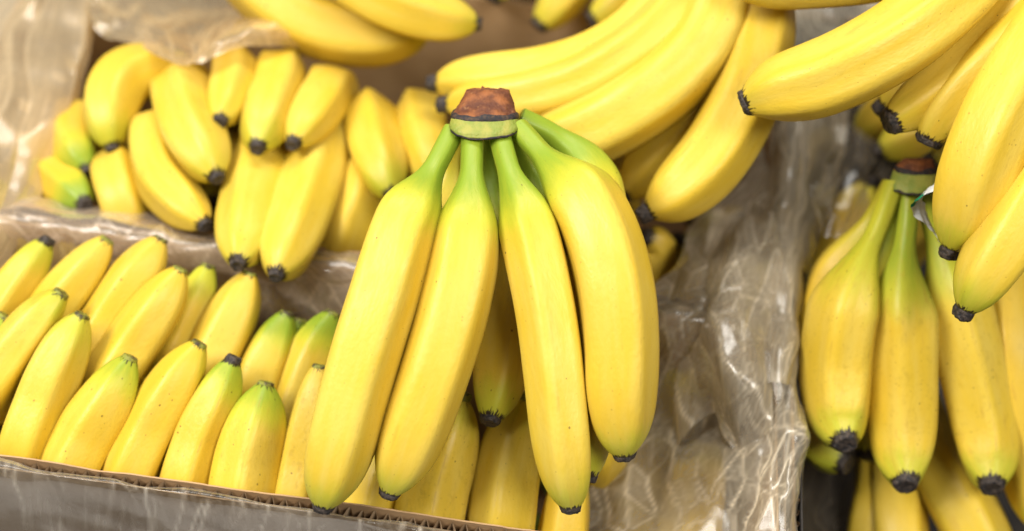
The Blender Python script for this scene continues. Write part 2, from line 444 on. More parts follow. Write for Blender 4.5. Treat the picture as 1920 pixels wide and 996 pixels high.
def bunch(label, group, items, crown=None, ext=(0, .25, -1), length=19.5, name='banana_bunch', bend=.45, **common):
    """items: (points stem->tip or 'T' tip->stem, depths cm, width px, options). Hidden stems run on in
    direction ext until the fruit has its usual length and meet in a crown."""
    spines = []; ends = []
    for it in items:
        order, pts, d, w = it[:4]; opt = dict(common); opt.update(it[4] if len(it) > 4 else {})
        D = depths(d, pts); P = [PX(u, v, dd) for (u, v), dd in zip(pts, D)]
        if order == 'T': P = P[::-1]
        dm = float(np.mean(D)); rad = w * .5 / F_PX * dm
        if 'drop' in opt:
            o_ = opt.pop('drop'); P = P + [P[-1] + np.array(o_) * .005 + (P[-1] - P[-2]) * .3, P[-1] + np.array(o_) * .01]
        e = opt.pop('ext', ext); Lw = opt.pop('length', length)
        if crown is None and e is not None:
            have = sum(np.linalg.norm(np.array(P[i + 1]) - P[i]) for i in range(len(P) - 1)) * 100
            need = max(4.0, Lw - have); dirn = np.array(e, float); dirn /= np.linalg.norm(dirn)
            tan = P[0] - P[1]; tan /= np.linalg.norm(tan)
            mid = bend * tan + (1 - bend) * dirn; mid /= np.linalg.norm(mid)
            p1 = P[0] + mid * need * .004; p2 = p1 + dirn * need * .006
            ends.append(p2); P = [p2, p1] + P
        spines.append([P, rad, opt])
    if crown is None:
        M = np.mean(ends, 0); axis = np.mean([s[0][0] - s[0][1] for s in spines], 0); axis /= np.linalg.norm(axis)
        M = M + axis * .012
        for s in spines:
            off = s[0][0] - M; off -= axis * (off @ axis)
            l = np.linalg.norm(off) + 1e-9
            s[0][0] = M + off / l * min(l, .013) - axis * .006
        base = M
    else: base = np.array(crown)
    root = empty(name, base)
    tag(root, label, 'banana bunch', group)
    if crown is None: lump_crown(root, M, axis)
    for P, rad, opt in spines: build_banana(root, P, rad, **opt)
    return root

# ---------------------------------------------------------------- cartons of corrugated board
X0, X1 = -0.372, 0.171
YF, YM, YB = 0.381, 0.558, 0.83
def flute_wall(parent, name, a, b, z0, z1, mat, thick=.0055, pitch=.0072, ragged=.0008, seed=0, inner=None):
    """a corrugated wall from a to b (xy), two liners and the wavy fluting between them"""
    a, b = np.array(a), np.array(b); L = np.linalg.norm(b - a); t = (b - a) / L; nrm = np.array([-t[1], t[0]])
    ns = int(L / .004); ss = np.linspace(0, L, ns + 1); r = np.random.RandomState(seed)
    def liner(nm, off, par, mt):
        jag = np.convolve(r.normal(size=ns + 5), np.ones(5) / 5, 'valid') * ragged
        lean = np.convolve(r.normal(size=ns + 25), np.ones(25) / 25, 'valid') * .0012
        V, Fc = [], []
        for k, x in enumerate(ss):
            p = a + t * x
            for (o, z, ln) in ((off, z0, 0), (off + .0009, z0, 0), (off + .0009, z1 + jag[k], lean[k]), (off, z1 + jag[k], lean[k])):
                q = p + nrm * (o + ln); V.append((q[0], q[1], z))
        for k in range(ns):
            for c in range(4): Fc.append((k * 4 + c, (k + 1) * 4 + c, (k + 1) * 4 + (c + 1) % 4, k * 4 + (c + 1) % 4))
        return mesh_obj(nm, V, Fc, mt, par, False)
    w = liner(name, 0, parent, mat)
    liner('inner_liner', thick - .0009, w, inner or mat)
    nf = int(L / (pitch / 8)); V, Fc = [], []
    for k in range(nf + 1):
        x = L * k / nf; q = a + t * x + nrm * (thick / 2 + (thick / 2 - .0011) * math.sin(2 * math.pi * x / pitch + .8 * math.sin(x * 40)))
        zz = z1 - .0008 - abs(math.sin(x * 211 + math.sin(x * 57) * 3)) * .0022
        V += [(q[0], q[1], z0 + .001), (q[0], q[1], zz)]
        if k: Fc.append((2 * k - 2, 2 * k, 2 * k + 1, 2 * k - 1))
    mesh_obj('fluting', V, Fc, FLUTE, w, True)
    return w
def carton(label, x0, x1, y0, y1, mat, inner):
    root = empty('cardboard_carton', ((x0 + x1) / 2, (y0 + y1) / 2, 0.0)); tag(root, label, 'carton', 'open cartons on the table')
    T = .0055
    flute_wall(root, 'front_wall', (x0 + T, y0), (x1 - T, y0), .004, RIM, mat, thick=.0085, seed=1, inner=inner)
    flute_wall(root, 'back_wall', (x1 - T, y1), (x0 + T, y1), .004, RIM, mat, seed=2, inner=inner)
    flute_wall(root, 'side_wall', (x0, y1), (x0, y0), .004, RIM, mat, seed=3, inner=inner)
    flute_wall(root, 'side_wall', (x1, y0), (x1, y1), .004, RIM, mat, seed=4, inner=inner)
    v, f = slab_mesh(x0 + .001, x1 - .001, y0 + .001, y1 - .001, .0005, .0035)
    mesh_obj('base', v, f, inner, root, False)
    return root
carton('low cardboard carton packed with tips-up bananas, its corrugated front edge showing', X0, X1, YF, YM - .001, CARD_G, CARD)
carton('cardboard carton behind the tips-up bananas, brown back wall showing inside', X0, X1, YM, YB, CARD, CARD)
carton('cardboard carton beside the crumpled clear film, holding the speckled bunch', X1 + .004, .66, .33, .86, CARD, CARD_SHADE)  # inside board coloured near black to stand in for shade
carton('carton behind the brown back wall with banana ends hanging over it', X0, X1, YB + .004, YB + .32, CARD, CARD)

# ---------------------------------------------------------------- the big bunch in the middle
def A(*a, **k): return ('S',) + a + (k,)
CR = PX(910, 240, 79)
big = bunch('large bunch of long bananas with green necks, laid on top of the others', None, [
    A([(850, 246), (801, 340), (756, 430), (714, 560), (670, 700), (634, 840), (604, 957)], [79, 77.5, 76, 75.2, 75, 75.2, 76], 131, stem=3.3, phase=.9),
    A([(886, 250), (884, 335), (877, 430), (863, 520), (836, 630), (800, 742), (763, 842), (727, 930)], [78.6, 77.2, 76.2, 75.5, 75.2, 75.2, 75.5, 76.2], 126, stem=3.2, phase=.55),
    A([(936, 250), (958, 330), (985, 400), (1008, 490), (1028, 590), (1041, 690), (1051, 790), (1061, 870), (1072, 958)], [78.6, 77.2, 76.4, 75.8, 75.4, 75.2, 75.2, 75.4, 76], 112, stem=3.2, phase=.25),
    A([(972, 240), (1030, 305), (1092, 375), (1130, 455), (1152, 545), (1160, 640), (1160, 730), (1165, 800), (1171, 862)], [78.8, 77.4, 76.2, 75.4, 75, 75, 75.2, 75.6, 76], 141, stem=2.9, phase=.6, green_stem=.9),
    A([(975, 222), (1038, 254), (1088, 302), (1112, 385), (1125, 480), (1125, 600), (1115, 720)], [80.5, 81, 81, 80.6, 80.2, 80, 80.5], 118, stem=3.0, green_stem=1.0),
    A([(905, 245), (922, 350), (938, 480), (946, 600), (938, 705), (917, 795)], [81, 82, 81.5, 80.5, 79.5, 78.3], 106, stem=3.0, tone=.2, phase=1.1, green_tip=.5),
    A([(862, 246), (846, 330), (832, 430), (810, 560), (790, 700)], [81, 82.5, 82.5, 81.5, 80.5], 104, stem=2.6, tone=.25, green_stem=.35),
    A([(958, 246), (1005, 340), (1045, 440), (1072, 560), (1092, 700), (1100, 810), (1098, 905)], [80.5, 81.5, 81, 80, 79, 78.4, 78], 100, stem=3.0, tone=.2, green_tip=.5),
], crown=CR, green_stem=.95, green_tip=.45, speck=.15, tone=.02, tip_r=.62, tip_len=.32, stem_r=.62)
build_crown(big, [(908, 242, 62, 1.1, .0), (908, 236, 67, 1.15, .1), (909, 216, 62, 1.05, .5), (912, 194, 51, .85, .9), (915, 168, 40, .55, 1.3)], 2, 78.3)

# ---------------------------------------------------------------- front carton: fruit packed tips up
def T(*a, **k): return ('T',) + a + (k,)
d1 = 80.9; d2 = 85.2
bunch('five bananas standing tips up in a row against the corrugated front edge', 'bananas packed in the front carton', [
    T([(155, 588), (122, 650), (82, 740), (46, 850)], d1 + .3, 106, green_tip=.45, tip_len=.15, speck=.4),
    T([(246, 668), (208, 740), (162, 815), (130, 885)], d1, 108, green_tip=.75, tip_len=.17, speck=.4),
    T([(376, 642), (336, 710), (285, 800), (240, 902)], d1 + .2, 104, green_tip=.25, tip_len=.15, tone=.12),
    T([(440, 668), (408, 740), (372, 820), (342, 920)], d1, 97, green_tip=.8, tip_len=.30, speck=.6, dark_tip=True),
    T([(500, 716), (482, 790), (464, 860), (452, 942)], d1, 124, green_tip=.85, tip_len=.17, speck=.7, phase=.5),
], length=20, tip_r=.50, dark_tip=False, bend=.12, ext=(0, .75, -1))
bunch('narrow freckled banana and its neighbours half covered by the large bunch', 'bananas packed in the front carton', [
    T([(600, 684), (586, 760), (566, 860), (550, 952)], d1 + .2, 83, green_tip=.05, tip_len=.17, speck=1.0, tone=.15),
    T([(735, 820), (705, 890), (685, 960), (670, 1010)], d1 + .6, 99, tone=.1),
    T([(872, 735), (842, 820), (815, 910), (800, 990)], d1 + .4, 126, speck=1.0, tone=.12, phase=.2),
], length=20, tip_r=.50, dark_tip=False, bend=.12, ext=(0, .75, -1))
bunch('two bananas showing below the large bunch, separated by a dark gap', 'bananas packed in the front carton', [
    T([(988, 735), (968, 810), (950, 900), (940, 990)], d1 + .6, 120, speck=.4, tone=.1),
    T([(1085, 860), (1068, 930), (1058, 1000), (1050, 1050)], d1 + .6, 95, tone=.2),
], length=20, tip_r=.50, dark_tip=False, bend=.12, ext=(0, .75, -1))
bunch('pair of bananas leaning beside the left end of the front row', 'bananas packed in the front carton', [
    T([(118, 548), (76, 592), (28, 655), (-25, 735)], 82.2, 91, green_tip=.5, tip_len=.15, speck=.5),
    T([(12, 592), (-25, 640), (-70, 700)], 82.6, 86, green_tip=.8, tip_len=.15),
], length=20, tip_r=.50, dark_tip=False, bend=.12, ext=(0, .75, -1))
bunch('three bananas at the back left of the front carton, one with a black end', 'bananas packed in the front carton', [
    T([(92, 446), (60, 492), (18, 552), (-25, 620)], d2 + .2, 87, green_tip=.5, tip_len=.25, dark_tip=True),
    T([(203, 448), (163, 500), (113, 562), (70, 630)], d2, 87, green_tip=.15, tip_len=.12),
    T([(303, 446), (262, 512), (210, 592), (160, 680)], d2, 102, green_tip=.1, tip_len=.12, tone=.1),
], length=20, tip_r=.48, dark_tip=False, bend=.12, ext=(0, .75, -1))
bunch('three smooth yellow bananas in the middle of the second row, blunt tips', 'bananas packed in the front carton', [
    T([(340, 503), (306, 562), (252, 642), (200, 730)], d2 - 1.6, 106, green_tip=.12, tip_len=.12),
    T([(392, 496), (372, 552), (342, 622), (312, 690)], d2 + 1.2, 83, green_tip=.6, tip_len=.15),
    T([(470, 510), (446, 572), (415, 642), (382, 720)], d2, 102, green_tip=.05, tip_len=.15, tone=.15),
], length=20, tip_r=.48, dark_tip=False, bend=.12, ext=(0, .75, -1))
bunch('greenish bananas at the end of the second row, beside the large bunch', 'bananas packed in the front carton', [
    T([(540, 584), (516, 642), (490, 705), (470, 765)], d2 - .4, 99, green_tip=1.0, tip_len=.15, tone=0),
    T([(566, 598), (548, 660), (530, 720)], d2 + 2.0, 73, green_tip=1.0, tip_len=.15),
    T([(626, 584), (592, 652), (562, 732), (540, 805)], d2 - .6, 97, green_tip=1.0, tip_len=.15),
], length=20, tip_r=.48, dark_tip=False, bend=.12, ext=(0, .75, -1))
bunch('bananas blurred beneath the crumpled film at the corner of the front carton', 'bananas packed in the front carton', [
    T([(1225, 790), (1205, 870), (1192, 950), (1188, 1020)], [91, 90.5, 89.5, 88], 130),
    T([(1325, 820), (1308, 895), (1295, 970), (1290, 1030)], [87, 86.4, 85.8, 85.4], 120),
    T([(1275, 680), (1262, 735), (1250, 800)], [92.5, 93, 94], 110),
], length=18, tip_len=.2)

bunch('bananas standing behind the large bunch, hidden by its left fingers', 'bananas packed in the front carton', [
    T([(745, 600), (720, 660), (700, 740)], 86.5, 108, green_tip=.6, tip_len=.2, tone=.15),
    T([(840, 610), (815, 670), (790, 750)], 86.5, 108, green_tip=.6, tip_len=.2, tone=.15),
], length=18, ext=(0, .3, -1), bend=.15)
bunch('bananas standing behind the large bunch, hidden by its right fingers', 'bananas packed in the front carton', [
    T([(1020, 600), (1035, 670), (1030, 760)], 87, 104, tip_len=.2, tone=.15),
    T([(1125, 600), (1130, 670), (1120, 760)], 87, 104, tip_len=.2, tone=.15),
    T([(1140, 690), (1135, 760), (1130, 830)], 85, 96, tip_len=.2, tone=.15),
], length=18, ext=(0, .3, -1), bend=.15)
# ---------------------------------------------------------------- carton behind
def Rr(*o): return ('r', list(o))
GB = 'bananas heaped in the carton behind'
bunch('curled bananas with green tips in the far corner by the hanging film', GB, [
    T([(163, 386), (132, 356), (100, 328), (75, 280)], Rr(.5, 1.5, 2.5, 5), 87, green_tip=1.0, tone=.25),
    T([(166, 326), (146, 290), (134, 256), (140, 225)], Rr(.5, .5, 1.5, 3), 89, green_tip=.9, tone=.2),
    T([(212, 284), (203, 236), (208, 186), (230, 152), (268, 136), (315, 142), (350, 165)], Rr(-1, -2, -2.5, -2.5, -2, 0, 3), 104, green_tip=.5, tone=.18),
], ext=(.35, .30, -1), length=20, bend=.2, tip_r=.48, tip_len=.28)
bunch('two bananas lying below the curled one, the upper with brown scars', GB, [
    ('S', [(222, 318), (226, 352), (238, 385)], Rr(1.5, .8, 1.2), 98, dict(green_tip=.2, drop=(1, 1.5, -9))),
    ('S', [(294, 250), (290, 285), (302, 332), (342, 382), (388, 426)], Rr(-1, -1.5, -1.5, -1.6, -2), 98, dict(speck=1.0, green_tip=.1)),
    ('S', [(412, 330), (406, 385)], Rr(2, 2), 84, dict()),
], ext=(.1, .4, -1), length=20, bend=.2, tip_r=.48, tip_len=.28)
bunch('upper row of four short-looking bananas with black tips pointing at the viewer', GB, [
    ('S', [(343, 172), (348, 208), (362, 252), (390, 304), (410, 338)], Rr(-2, -3.5, -4, -4, -4), 116, dict(green_tip=.3)),
    ('S', [(443, 130), (439, 160), (428, 192), (410, 232)], Rr(-2, -4, -5, -5.5), 92, dict(green_tip=.25)),
    ('S', [(526, 142), (518, 178), (500, 222), (481, 282)], Rr(-2, -4, -5, -5.5), 107, dict(green_tip=.4)),
    ('S', [(618, 165), (602, 192), (575, 232), (546, 274)], Rr(-2, -4, -5, -5.5), 96, dict(green_tip=.2)),
], ext=(0, .42, -1), length=20, bend=.2, tip_r=.48, tip_len=.28, tone=0)
bunch('lower row of bananas whose black tips hang over the cardboard divider', GB, [
    ('S', [(493, 250), (481, 330), (465, 412), (445, 500)], Rr(-.5, -1.5, -2.2, -3), 114, dict(green_tip=.3)),
    ('S', [(603, 248), (585, 332), (556, 422), (515, 522)], Rr(-.5, -1.5, -2.2, -3), 116, dict(green_tip=.2)),
    ('S', [(682, 330), (660, 400), (640, 455)], Rr(.5, .5, 1.2), 112, dict(tone=.1, drop=(-1, 1.5, -9))),
], ext=(0, .45, -1), length=20, bend=.2, tip_r=.48, tip_len=.28, tone=0)
bunch('two plump bananas beside the brown cut crown of the large bunch', GB, [
    ('S', [(692, 220), (699, 258), (714, 312), (738, 372)], Rr(-1, -2, -3, -3), 105, dict(green_tip=.5)),
    ('S', [(790, 215), (793, 255), (808, 312), (830, 360)], Rr(-1, -2, -2.5, -2.5), 103, dict()),
], ext=(0, .42, -1), length=20, bend=.2, tip_r=.48, tip_len=.28, tone=.03)
bunch('two pale bananas lying across the top of the heap over the back wall', GB, [
    ('T', [(815, 40), (750, 58), (668, 62), (580, 40), (500, -12), (440, -80)], 96, 120, dict()),
    ('T', [(903, 46), (812, 32), (730, 4), (640, -52), (570, -115)], [93, 92.5, 92, 93, 95], 105, dict(green_tip=.3)),
], ext=(-.3, .8, -.4), length=21, tip_r=.48, tip_len=.28, tone=0)
bunch('banana ends with dark tips hanging over the carton behind', GB, [
    ('T', [(1006, 52), (1042, 12), (1085, -50), (1120, -110)], 102, 86, dict(tip_r=.7)),
    ('T', [(1104, 42), (1150, 14), (1205, -45), (1250, -100)], 101, 83, dict(tip_r=.7)),
    ('T', [(920, 2), (945, -40), (990, -100)], 104, 79, dict(tip_r=.7)),
], ext=(.2, .8, -.3), length=21, tip_r=.48, tip_len=.28, tone=.02)
# the diagonal bunch above the film
dg = bunch('wide diagonal bunch of bananas lying behind the brown cut crown', GB, [
    T([(803, 158), (915, 148), (1020, 136), (1110, 110), (1190, 60), (1248, -12), (1290, -95)], [92, 90.5, 89.5, 88.8, 88.4, 88.4, 89], 98, tip_len=.7),
    T([(822, 197), (905, 190), (985, 180), (1080, 154), (1165, 108), (1235, 52), (1290, -14), (1330, -90)], [90.5, 89.5, 88.6, 87.8, 87.2, 87, 87.2, 88], 104, tip_len=.7, green_tip=.2),
    T([(960, 270), (1030, 268), (1100, 246), (1180, 204), (1258, 146), (1320, 76), (1350, -10), (1360, -100)], [88.6, 87.6, 86.8, 86.2, 86, 86, 86.6, 88], 134, phase=.4),
    T([(1160, 372), (1190, 345), (1240, 288), (1305, 212), (1370, 110), (1400, 20), (1400, -90)], [90, 90, 89.6, 89.2, 89, 89, 89.5], 112, tone=.15),
    T([(1197, 408), (1262, 366), (1332, 296), (1385, 205), (1416, 110), (1424, 20), (1400, -100)], [84.6, 84.4, 84.6, 85.2, 86, 87, 88.5], 132, tip_len=.7, speck=.5, phase=.75),
], ext=(-.1, .7, -.1), length=24, tone=.0, green_tip=.05)
bunch('top banana lying across the upper ends of the diagonal bunch', GB, [
    T([(1340, -46), (1480, -48), (1620, -60), (1750, -90)], 82, 124, green_tip=.1),
    T([(1400, -110), (1520, -112), (1640, -120), (1750, -130)], 84, 120, green_tip=.1),
], ext=(.7, .5, -.2), length=20)
bunch('shaded bananas down in the gap below the black-tipped diagonal banana', GB, [
    T([(1205, 440), (1235, 460), (1215, 510), (1190, 570)], [95, 96, 97, 98], 84, tone=.3, green_tip=.1, tip_len=.4),
    T([(1262, 445), (1300, 480), (1255, 540), (1215, 600)], [99, 100, 101, 102], 104, tone=.3),
    T([(1290, 400), (1330, 430), (1390, 440)], [101, 102, 103], 100, tone=.3),
], ext=(.1, .3, -1), length=15)
# fruit lower in the heap that carries the ones on top
for k, (du, dv, dd) in enumerate(((0, 8, 4.6), (30, 0, 9.2), (10, 10, 13.5))):
    bunch(('bananas under the diagonal bunch, second layer of the heap', 'bananas under the diagonal bunch, third layer of the heap', 'bananas under the diagonal bunch, at the bottom of the heap')[k], GB, [
        T([(980 + du, 205 + dv), (1080 + du, 185 + dv), (1180 + du, 130 + dv), (1260 + du, 50 + dv)], 88.5 + dd, 110, tone=.2),
        T([(1060 + du, 270 + dv), (1150 + du, 235 + dv), (1240 + du, 170 + dv), (1310 + du, 80 + dv)], 88.5 + dd, 110, tone=.2),
    ], ext=(.1, .7, -.4), length=19)

bunch('bananas lying across the carton behind, under the crown of the large bunch', GB, [
    T([(840, 330), (920, 350), (1010, 350), (1090, 330)], 94, 108, tone=.2),
    T([(850, 420), (930, 435), (1010, 430), (1080, 410)], 93.5, 108, tone=.2),
], ext=(.1, .7, -.7), length=17, green_stem=.1)
bunch('bananas at the bottom of the carton behind, below the crown of the large bunch', GB, [
    T([(870, 300), (950, 310), (1040, 300), (1110, 270)], 99.5, 106, tone=.2),
    T([(880, 390), (960, 400), (1040, 390), (1120, 360)], 99, 106, tone=.2),
], ext=(.1, .7, -.7), length=17, green_stem=.1)
# ---------------------------------------------------------------- right carton
GR = 'bananas in the right carton'
bunch('long bananas fanned out on top of the right carton, black tips to the front', GR, [
    T([(1391, 196), (1452, 172), (1540, 148), (1632, 106), (1712, 56), (1785, -5), (1850, -80)], [79.6, 79, 78.4, 78, 78.2, 79, 80.5], 146, tip_len=.3, tip_r=.80, speck=.5, phase=.5),
    T([(1662, 234), (1708, 204), (1770, 156), (1850, 86), (1915, 12), (1965, -60)], [80.4, 80.4, 80, 80, 80.4, 81.5], 106, tip_len=.35, tip_r=.85, speck=.3),
    T([(1738, 272), (1764, 226), (1812, 168), (1876, 108), (1940, 50), (2000, -30)], [80, 79.6, 79, 78.6, 78.8, 80], 108, tip_len=.35, tip_r=.80, speck=.3),
    T([(1776, 482), (1806, 410), (1832, 320), (1872, 222), (1930, 122), (2000, 25)], [78.4, 77.4, 76.4, 76, 76.4, 77.5], 142, tip_len=.6, green_tip=.5, phase=.3),
    T([(1801, 596), (1838, 530), (1882, 458), (1936, 370), (1990, 280), (2040, 180)], [77.2, 76.4, 76, 75.8, 76, 77], 124, tip_len=.6, green_tip=.5),
    T([(1642, 210), (1682, 178), (1745, 128), (1825, 60), (1900, -10)], [86, 85.4, 84.8, 84.4, 85], 96, tone=.25, tip_len=.6),
], ext=(.6, .5, .1), length=23, tone=.06, green_tip=.2)
CR2 = PX(1712, 330, 84)
jb = bunch('speckled bunch with a brown crown, green necks and broad black tips', GR, [
    A([(1676, 345), (1650, 420), (1618, 490), (1586, 590), (1573, 690), (1572, 755), (1576, 803), (1587, 836)], [84.4, 84, 83.8, 84.2, 84.9, 84.7, 84.0, 82.9], 132, stem=4.4, phase=.5, green_stem=.55),
    A([(1705, 342), (1700, 425), (1692, 510), (1690, 620), (1691, 730), (1691, 815), (1694, 872), (1700, 914)], [84.4, 84.2, 84, 84.4, 85.1, 85.2, 84.5, 83.4], 124, stem=4.4, phase=.3, green_stem=.8),
    A([(1732, 342), (1748, 425), (1776, 515), (1802, 620), (1828, 725), (1846, 810), (1855, 874), (1861, 918)], [85, 85.4, 85.6, 86, 86.5, 86.5, 85.7, 84.5], 124, stem=4.0, phase=.1, green_stem=.7),
    A([(1672, 345), (1632, 420), (1572, 520), (1540, 640), (1530, 750), (1545, 840), (1592, 872)], [86, 87, 88, 88.6, 88.6, 88.2, 87], 104, stem=3.0, tone=.25, green_stem=.4, green_tip=.6),
    A([(1700, 345), (1680, 420), (1655, 520), (1640, 640), (1640, 780), (1625, 862)], [86.5, 88, 89.5, 90.5, 90.5, 90], 100, stem=3.0, tone=.25),
], crown=CR2, green_tip=.45, speck=.9, tone=.08, tip_r=.76, tip_len=.32, stem_r=.62, neck=3.9)
build_crown(jb, [(1712, 350, 42, .9, 0), (1712, 342, 44, .95, .1), (1716, 318, 38, .85, .4), (1718, 308, 34, .75, .5), (1722, 298, 27, .6, .7)], 2, 84)
bunch('darker bananas against the side of the speckled bunch, hanging down', GR, [
    ('S', [(1893, 545), (1903, 640), (1915, 750), (1930, 860), (1945, 1000)], [88, 87, 87, 87.5, 88], 106, dict(stem=3.4, green_stem=.9, tone=.35, speck=.6)),
    ('S', [(1850, 520), (1868, 620), (1885, 720), (1895, 800)], [92, 92, 92.5, 93], 100, dict(tone=.4, green_stem=1.0, stem=4)),
], ext=(.2, .6, .1), length=18)
bunch('bananas lying low in the carton below the broad black tips', GR, [
    ('S', [(1640, 925), (1624, 1000), (1615, 1090)], [92, 91, 90.5], 80, dict(tone=.2)),
    ('S', [(1680, 900), (1684, 965), (1692, 1060), (1702, 1150)], [92, 90.5, 89.5, 89], 104, dict(tone=.15)),
    ('S', [(1748, 862), (1776, 905), (1815, 975), (1855, 1070), (1885, 1150)], [91.5, 90, 89, 88.5, 88.5], 122, dict(tone=.15)),
], ext=(0, .5, -.2), length=20)
bunch('shaded bananas behind the brown crown, seen through clear film', GR, [
    T([(1640, 330), (1600, 400), (1560, 470), (1540, 560)], [97, 97.5, 98, 98], 104, tone=.25, tip_len=.6),
    T([(1640, 290), (1700, 262), (1770, 232), (1850, 205)], [96, 95.5, 95, 95], 100, tone=.25),
    T([(1600, 262), (1650, 222), (1720, 180), (1800, 140)], [100, 99, 98, 97], 104, tone=.3),
    T([(1735, 310), (1775, 290), (1840, 270), (1900, 260)], [90, 90, 90, 90], 90, tone=.2),
], ext=(.3, .6, -.6), length=18)
for k, dd in enumerate((7.0, 12.0)):
    bunch(('bananas under the fanned top bunch, second layer of the right heap', 'bananas under the fanned top bunch, bottom layer of the right heap')[k], GR, [
        T([(1780, 215), (1840, 150), (1900, 90), (1960, 20)], 80 + dd, 110, tone=.25),
        T([(1850, 330), (1890, 250), (1950, 160), (2010, 60)], 80 + dd, 110, tone=.25),
        T([(1890, 470), (1930, 390), (1990, 290), (2040, 180)], 80 + dd, 110, tone=.25),
    ], ext=(.4, .6, -.3), length=19)

# ---------------------------------------------------------------- plastic film
def cr1(P, n):
    """uniform Catmull-Rom of control rows P (k, m, 3) to n samples along axis 0"""
    k = len(P); Q = np.concatenate([[2 * P[0] - P[1]], P, [2 * P[-1] - P[-2]]]); out = []
    for x in np.linspace(0, k - 1 - 1e-9, n):
        i = int(x); f = x - i; p0, p1, p2, p3 = Q[i:i + 4]
        out.append(.5 * (2 * p1 + (p2 - p0) * f + (2 * p0 - 5 * p1 + 4 * p2 - p3) * f * f + (3 * p1 - p0 - 3 * p2 + p3) * f ** 3))
    return np.array(out)
def simplex_facets(X, Y, seed):
    """piecewise flat facets with sharp folds: random heights on a triangle lattice"""
    k = (X + Y) * .3660254; i = np.floor(X + k).astype(np.int64); j = np.floor(Y + k).astype(np.int64)
    fx = X + k - i; fy = Y + k - j
    def hh(a, b):
        n = np.sin(a * 127.1 + b * 311.7 + seed * 74.7) * 43758.5453; return (n - np.floor(n)) * 2 - 1
    up = fx > fy
    h0, h3 = hh(i, j), hh(i + 1, j + 1); hm = np.where(up, hh(i + 1, j), hh(i, j + 1))
    big_, small = np.where(up, fx, fy), np.where(up, fy, fx)
    return h0 * (1 - big_) + hm * (big_ - small) + h3 * small
def film(name, label, rows, mat, stretch, amp, seed, along=0.0, res=.0019, lift=1.0, group='clear film liners'):
    G = np.array([[PX(u, v, d) for (u, v, d) in r] for r in rows])
    l0 = np.linalg.norm(np.diff(G, axis=0), axis=2).sum(0).max(); l1 = np.linalg.norm(np.diff(G, axis=1), axis=2).sum(1).max()
    n0, n1 = int(l0 / res), int(l1 / res)
    S = cr1(G, n0); S = cr1(S.transpose(1, 0, 2), n1).transpose(1, 0, 2)
    x, y = np.meshgrid(np.linspace(0, l1, n1), np.linspace(0, l0, n0))
    du = np.gradient(S, axis=1); dv = np.gradient(S, axis=0); nm = np.cross(du, dv); nm /= np.linalg.norm(nm, axis=2)[..., None] + 1e-12
    if (nm.reshape(-1, 3).mean(0) @ FWD) > 0: nm = -nm
    h = np.zeros_like(x); P3 = S.reshape(-1, 3)
    wx = fbm(P3, seed + 1, 2, 38).reshape(x.shape); wy = fbm(P3, seed + 2, 2, 38).reshape(x.shape)
    for k, (sz, a_) in enumerate(((.045, 1.0), (.021, .42), (.010, .07))):
        X = (x + wx * sz * .55) / sz; Y = (y + wy * sz * .55) / (sz * stretch)
        if along: X, Y = X * math.cos(along) + Y * math.sin(along), Y * math.cos(along) - X * math.sin(along)
        h += a_ * amp * simplex_facets(X, Y, seed * 17 + k)
    lap = np.abs(4 * h[1:-1, 1:-1] - h[:-2, 1:-1] - h[2:, 1:-1] - h[1:-1, :-2] - h[1:-1, 2:])
    fold = np.zeros_like(h); fold[1:-1, 1:-1] = np.clip(lap / (amp * .16), 0, 1)
    h += amp * .5 * fbm(P3, seed + 3, 2, 45).reshape(h.shape)
    S = S + nm * (h * lift)[..., None]
    V = S.reshape(-1, 3)
    fc = [(i * n1 + j, i * n1 + j + 1, (i + 1) * n1 + j + 1, (i + 1) * n1 + j) for i in range(n0 - 1) for j in range(n1 - 1)]
    o = mesh_obj(name, V, fc, mat, None, True, None, dict(fold=fold.ravel()))
    return tag(o, label, 'plastic film', group)
def rr_(v, cols): return [(u, v, rim_depth(u, v) + o) for u, o in cols]
R_ROWS = [
    rr_(1040, [(1080, 6), (1200, 4), (1330, 2), (1420, -.5), (1494, -.8), (1508, 4)]),
    rr_(900, [(1110, 7), (1230, 5), (1340, 2), (1425, -.8), (1494, -1), (1508, 4)]),
    rr_(760, [(1150, 7), (1255, 4), (1350, 1), (1430, -1), (1494, -1.2), (1510, 4)]),
    rr_(620, [(1195, 2), (1262, -1.2), (1350, -1.8), (1435, -2), (1494, -1.6), (1512, 4)]),
    rr_(560, [(1222, 1), (1280, -1.6), (1360, -2), (1440, -2.2), (1487, -1.6), (1512, 3)]),
    rr_(500, [(1272, 1), (1322, -1.2), (1380, -2), (1440, -2.2), (1485, -1.5), (1520, 3)]),
    rr_(400, [(1320, 5), (1360, 2), (1410, 0), (1460, -1.5), (1500, -1.5), (1545, 1)]),
    rr_(300, [(1400, 4), (1430, 2), (1460, 0), (1495, -1.5), (1530, -1), (1575, 1)]),
    rr_(200, [(1440, 4), (1465, 2), (1490, 0), (1520, -1), (1550, -.5), (1590, 1)]),
    rr_(100, [(1450, 3), (1480, 1), (1510, 0), (1560, -1), (1600, 0), (1690, 3)]),
    rr_(-20, [(1450, 3), (1480, 1), (1510, 0), (1560, -1), (1600, 0), (1690, 3)])]
film('plastic_liner', 'crumpled clear film draped over the wall between the front and right cartons', R_ROWS, FILM, 1.6, .0065, 11)
film('plastic_liner', 'thin glinting film over the shaded bananas left of the brown crown', [
    rr_(440, [(1520, 1), (1555, 0), (1590, 0), (1625, 2)]), rr_(360, [(1530, 1), (1575, -1), (1620, -1), (1665, 1)]),
    rr_(280, [(1545, 1), (1595, -1), (1645, -1), (1690, 1)]), rr_(190, [(1560, 1), (1605, -1), (1650, -1), (1700, 1)])], FILM_T, 3.0, .006, 18)
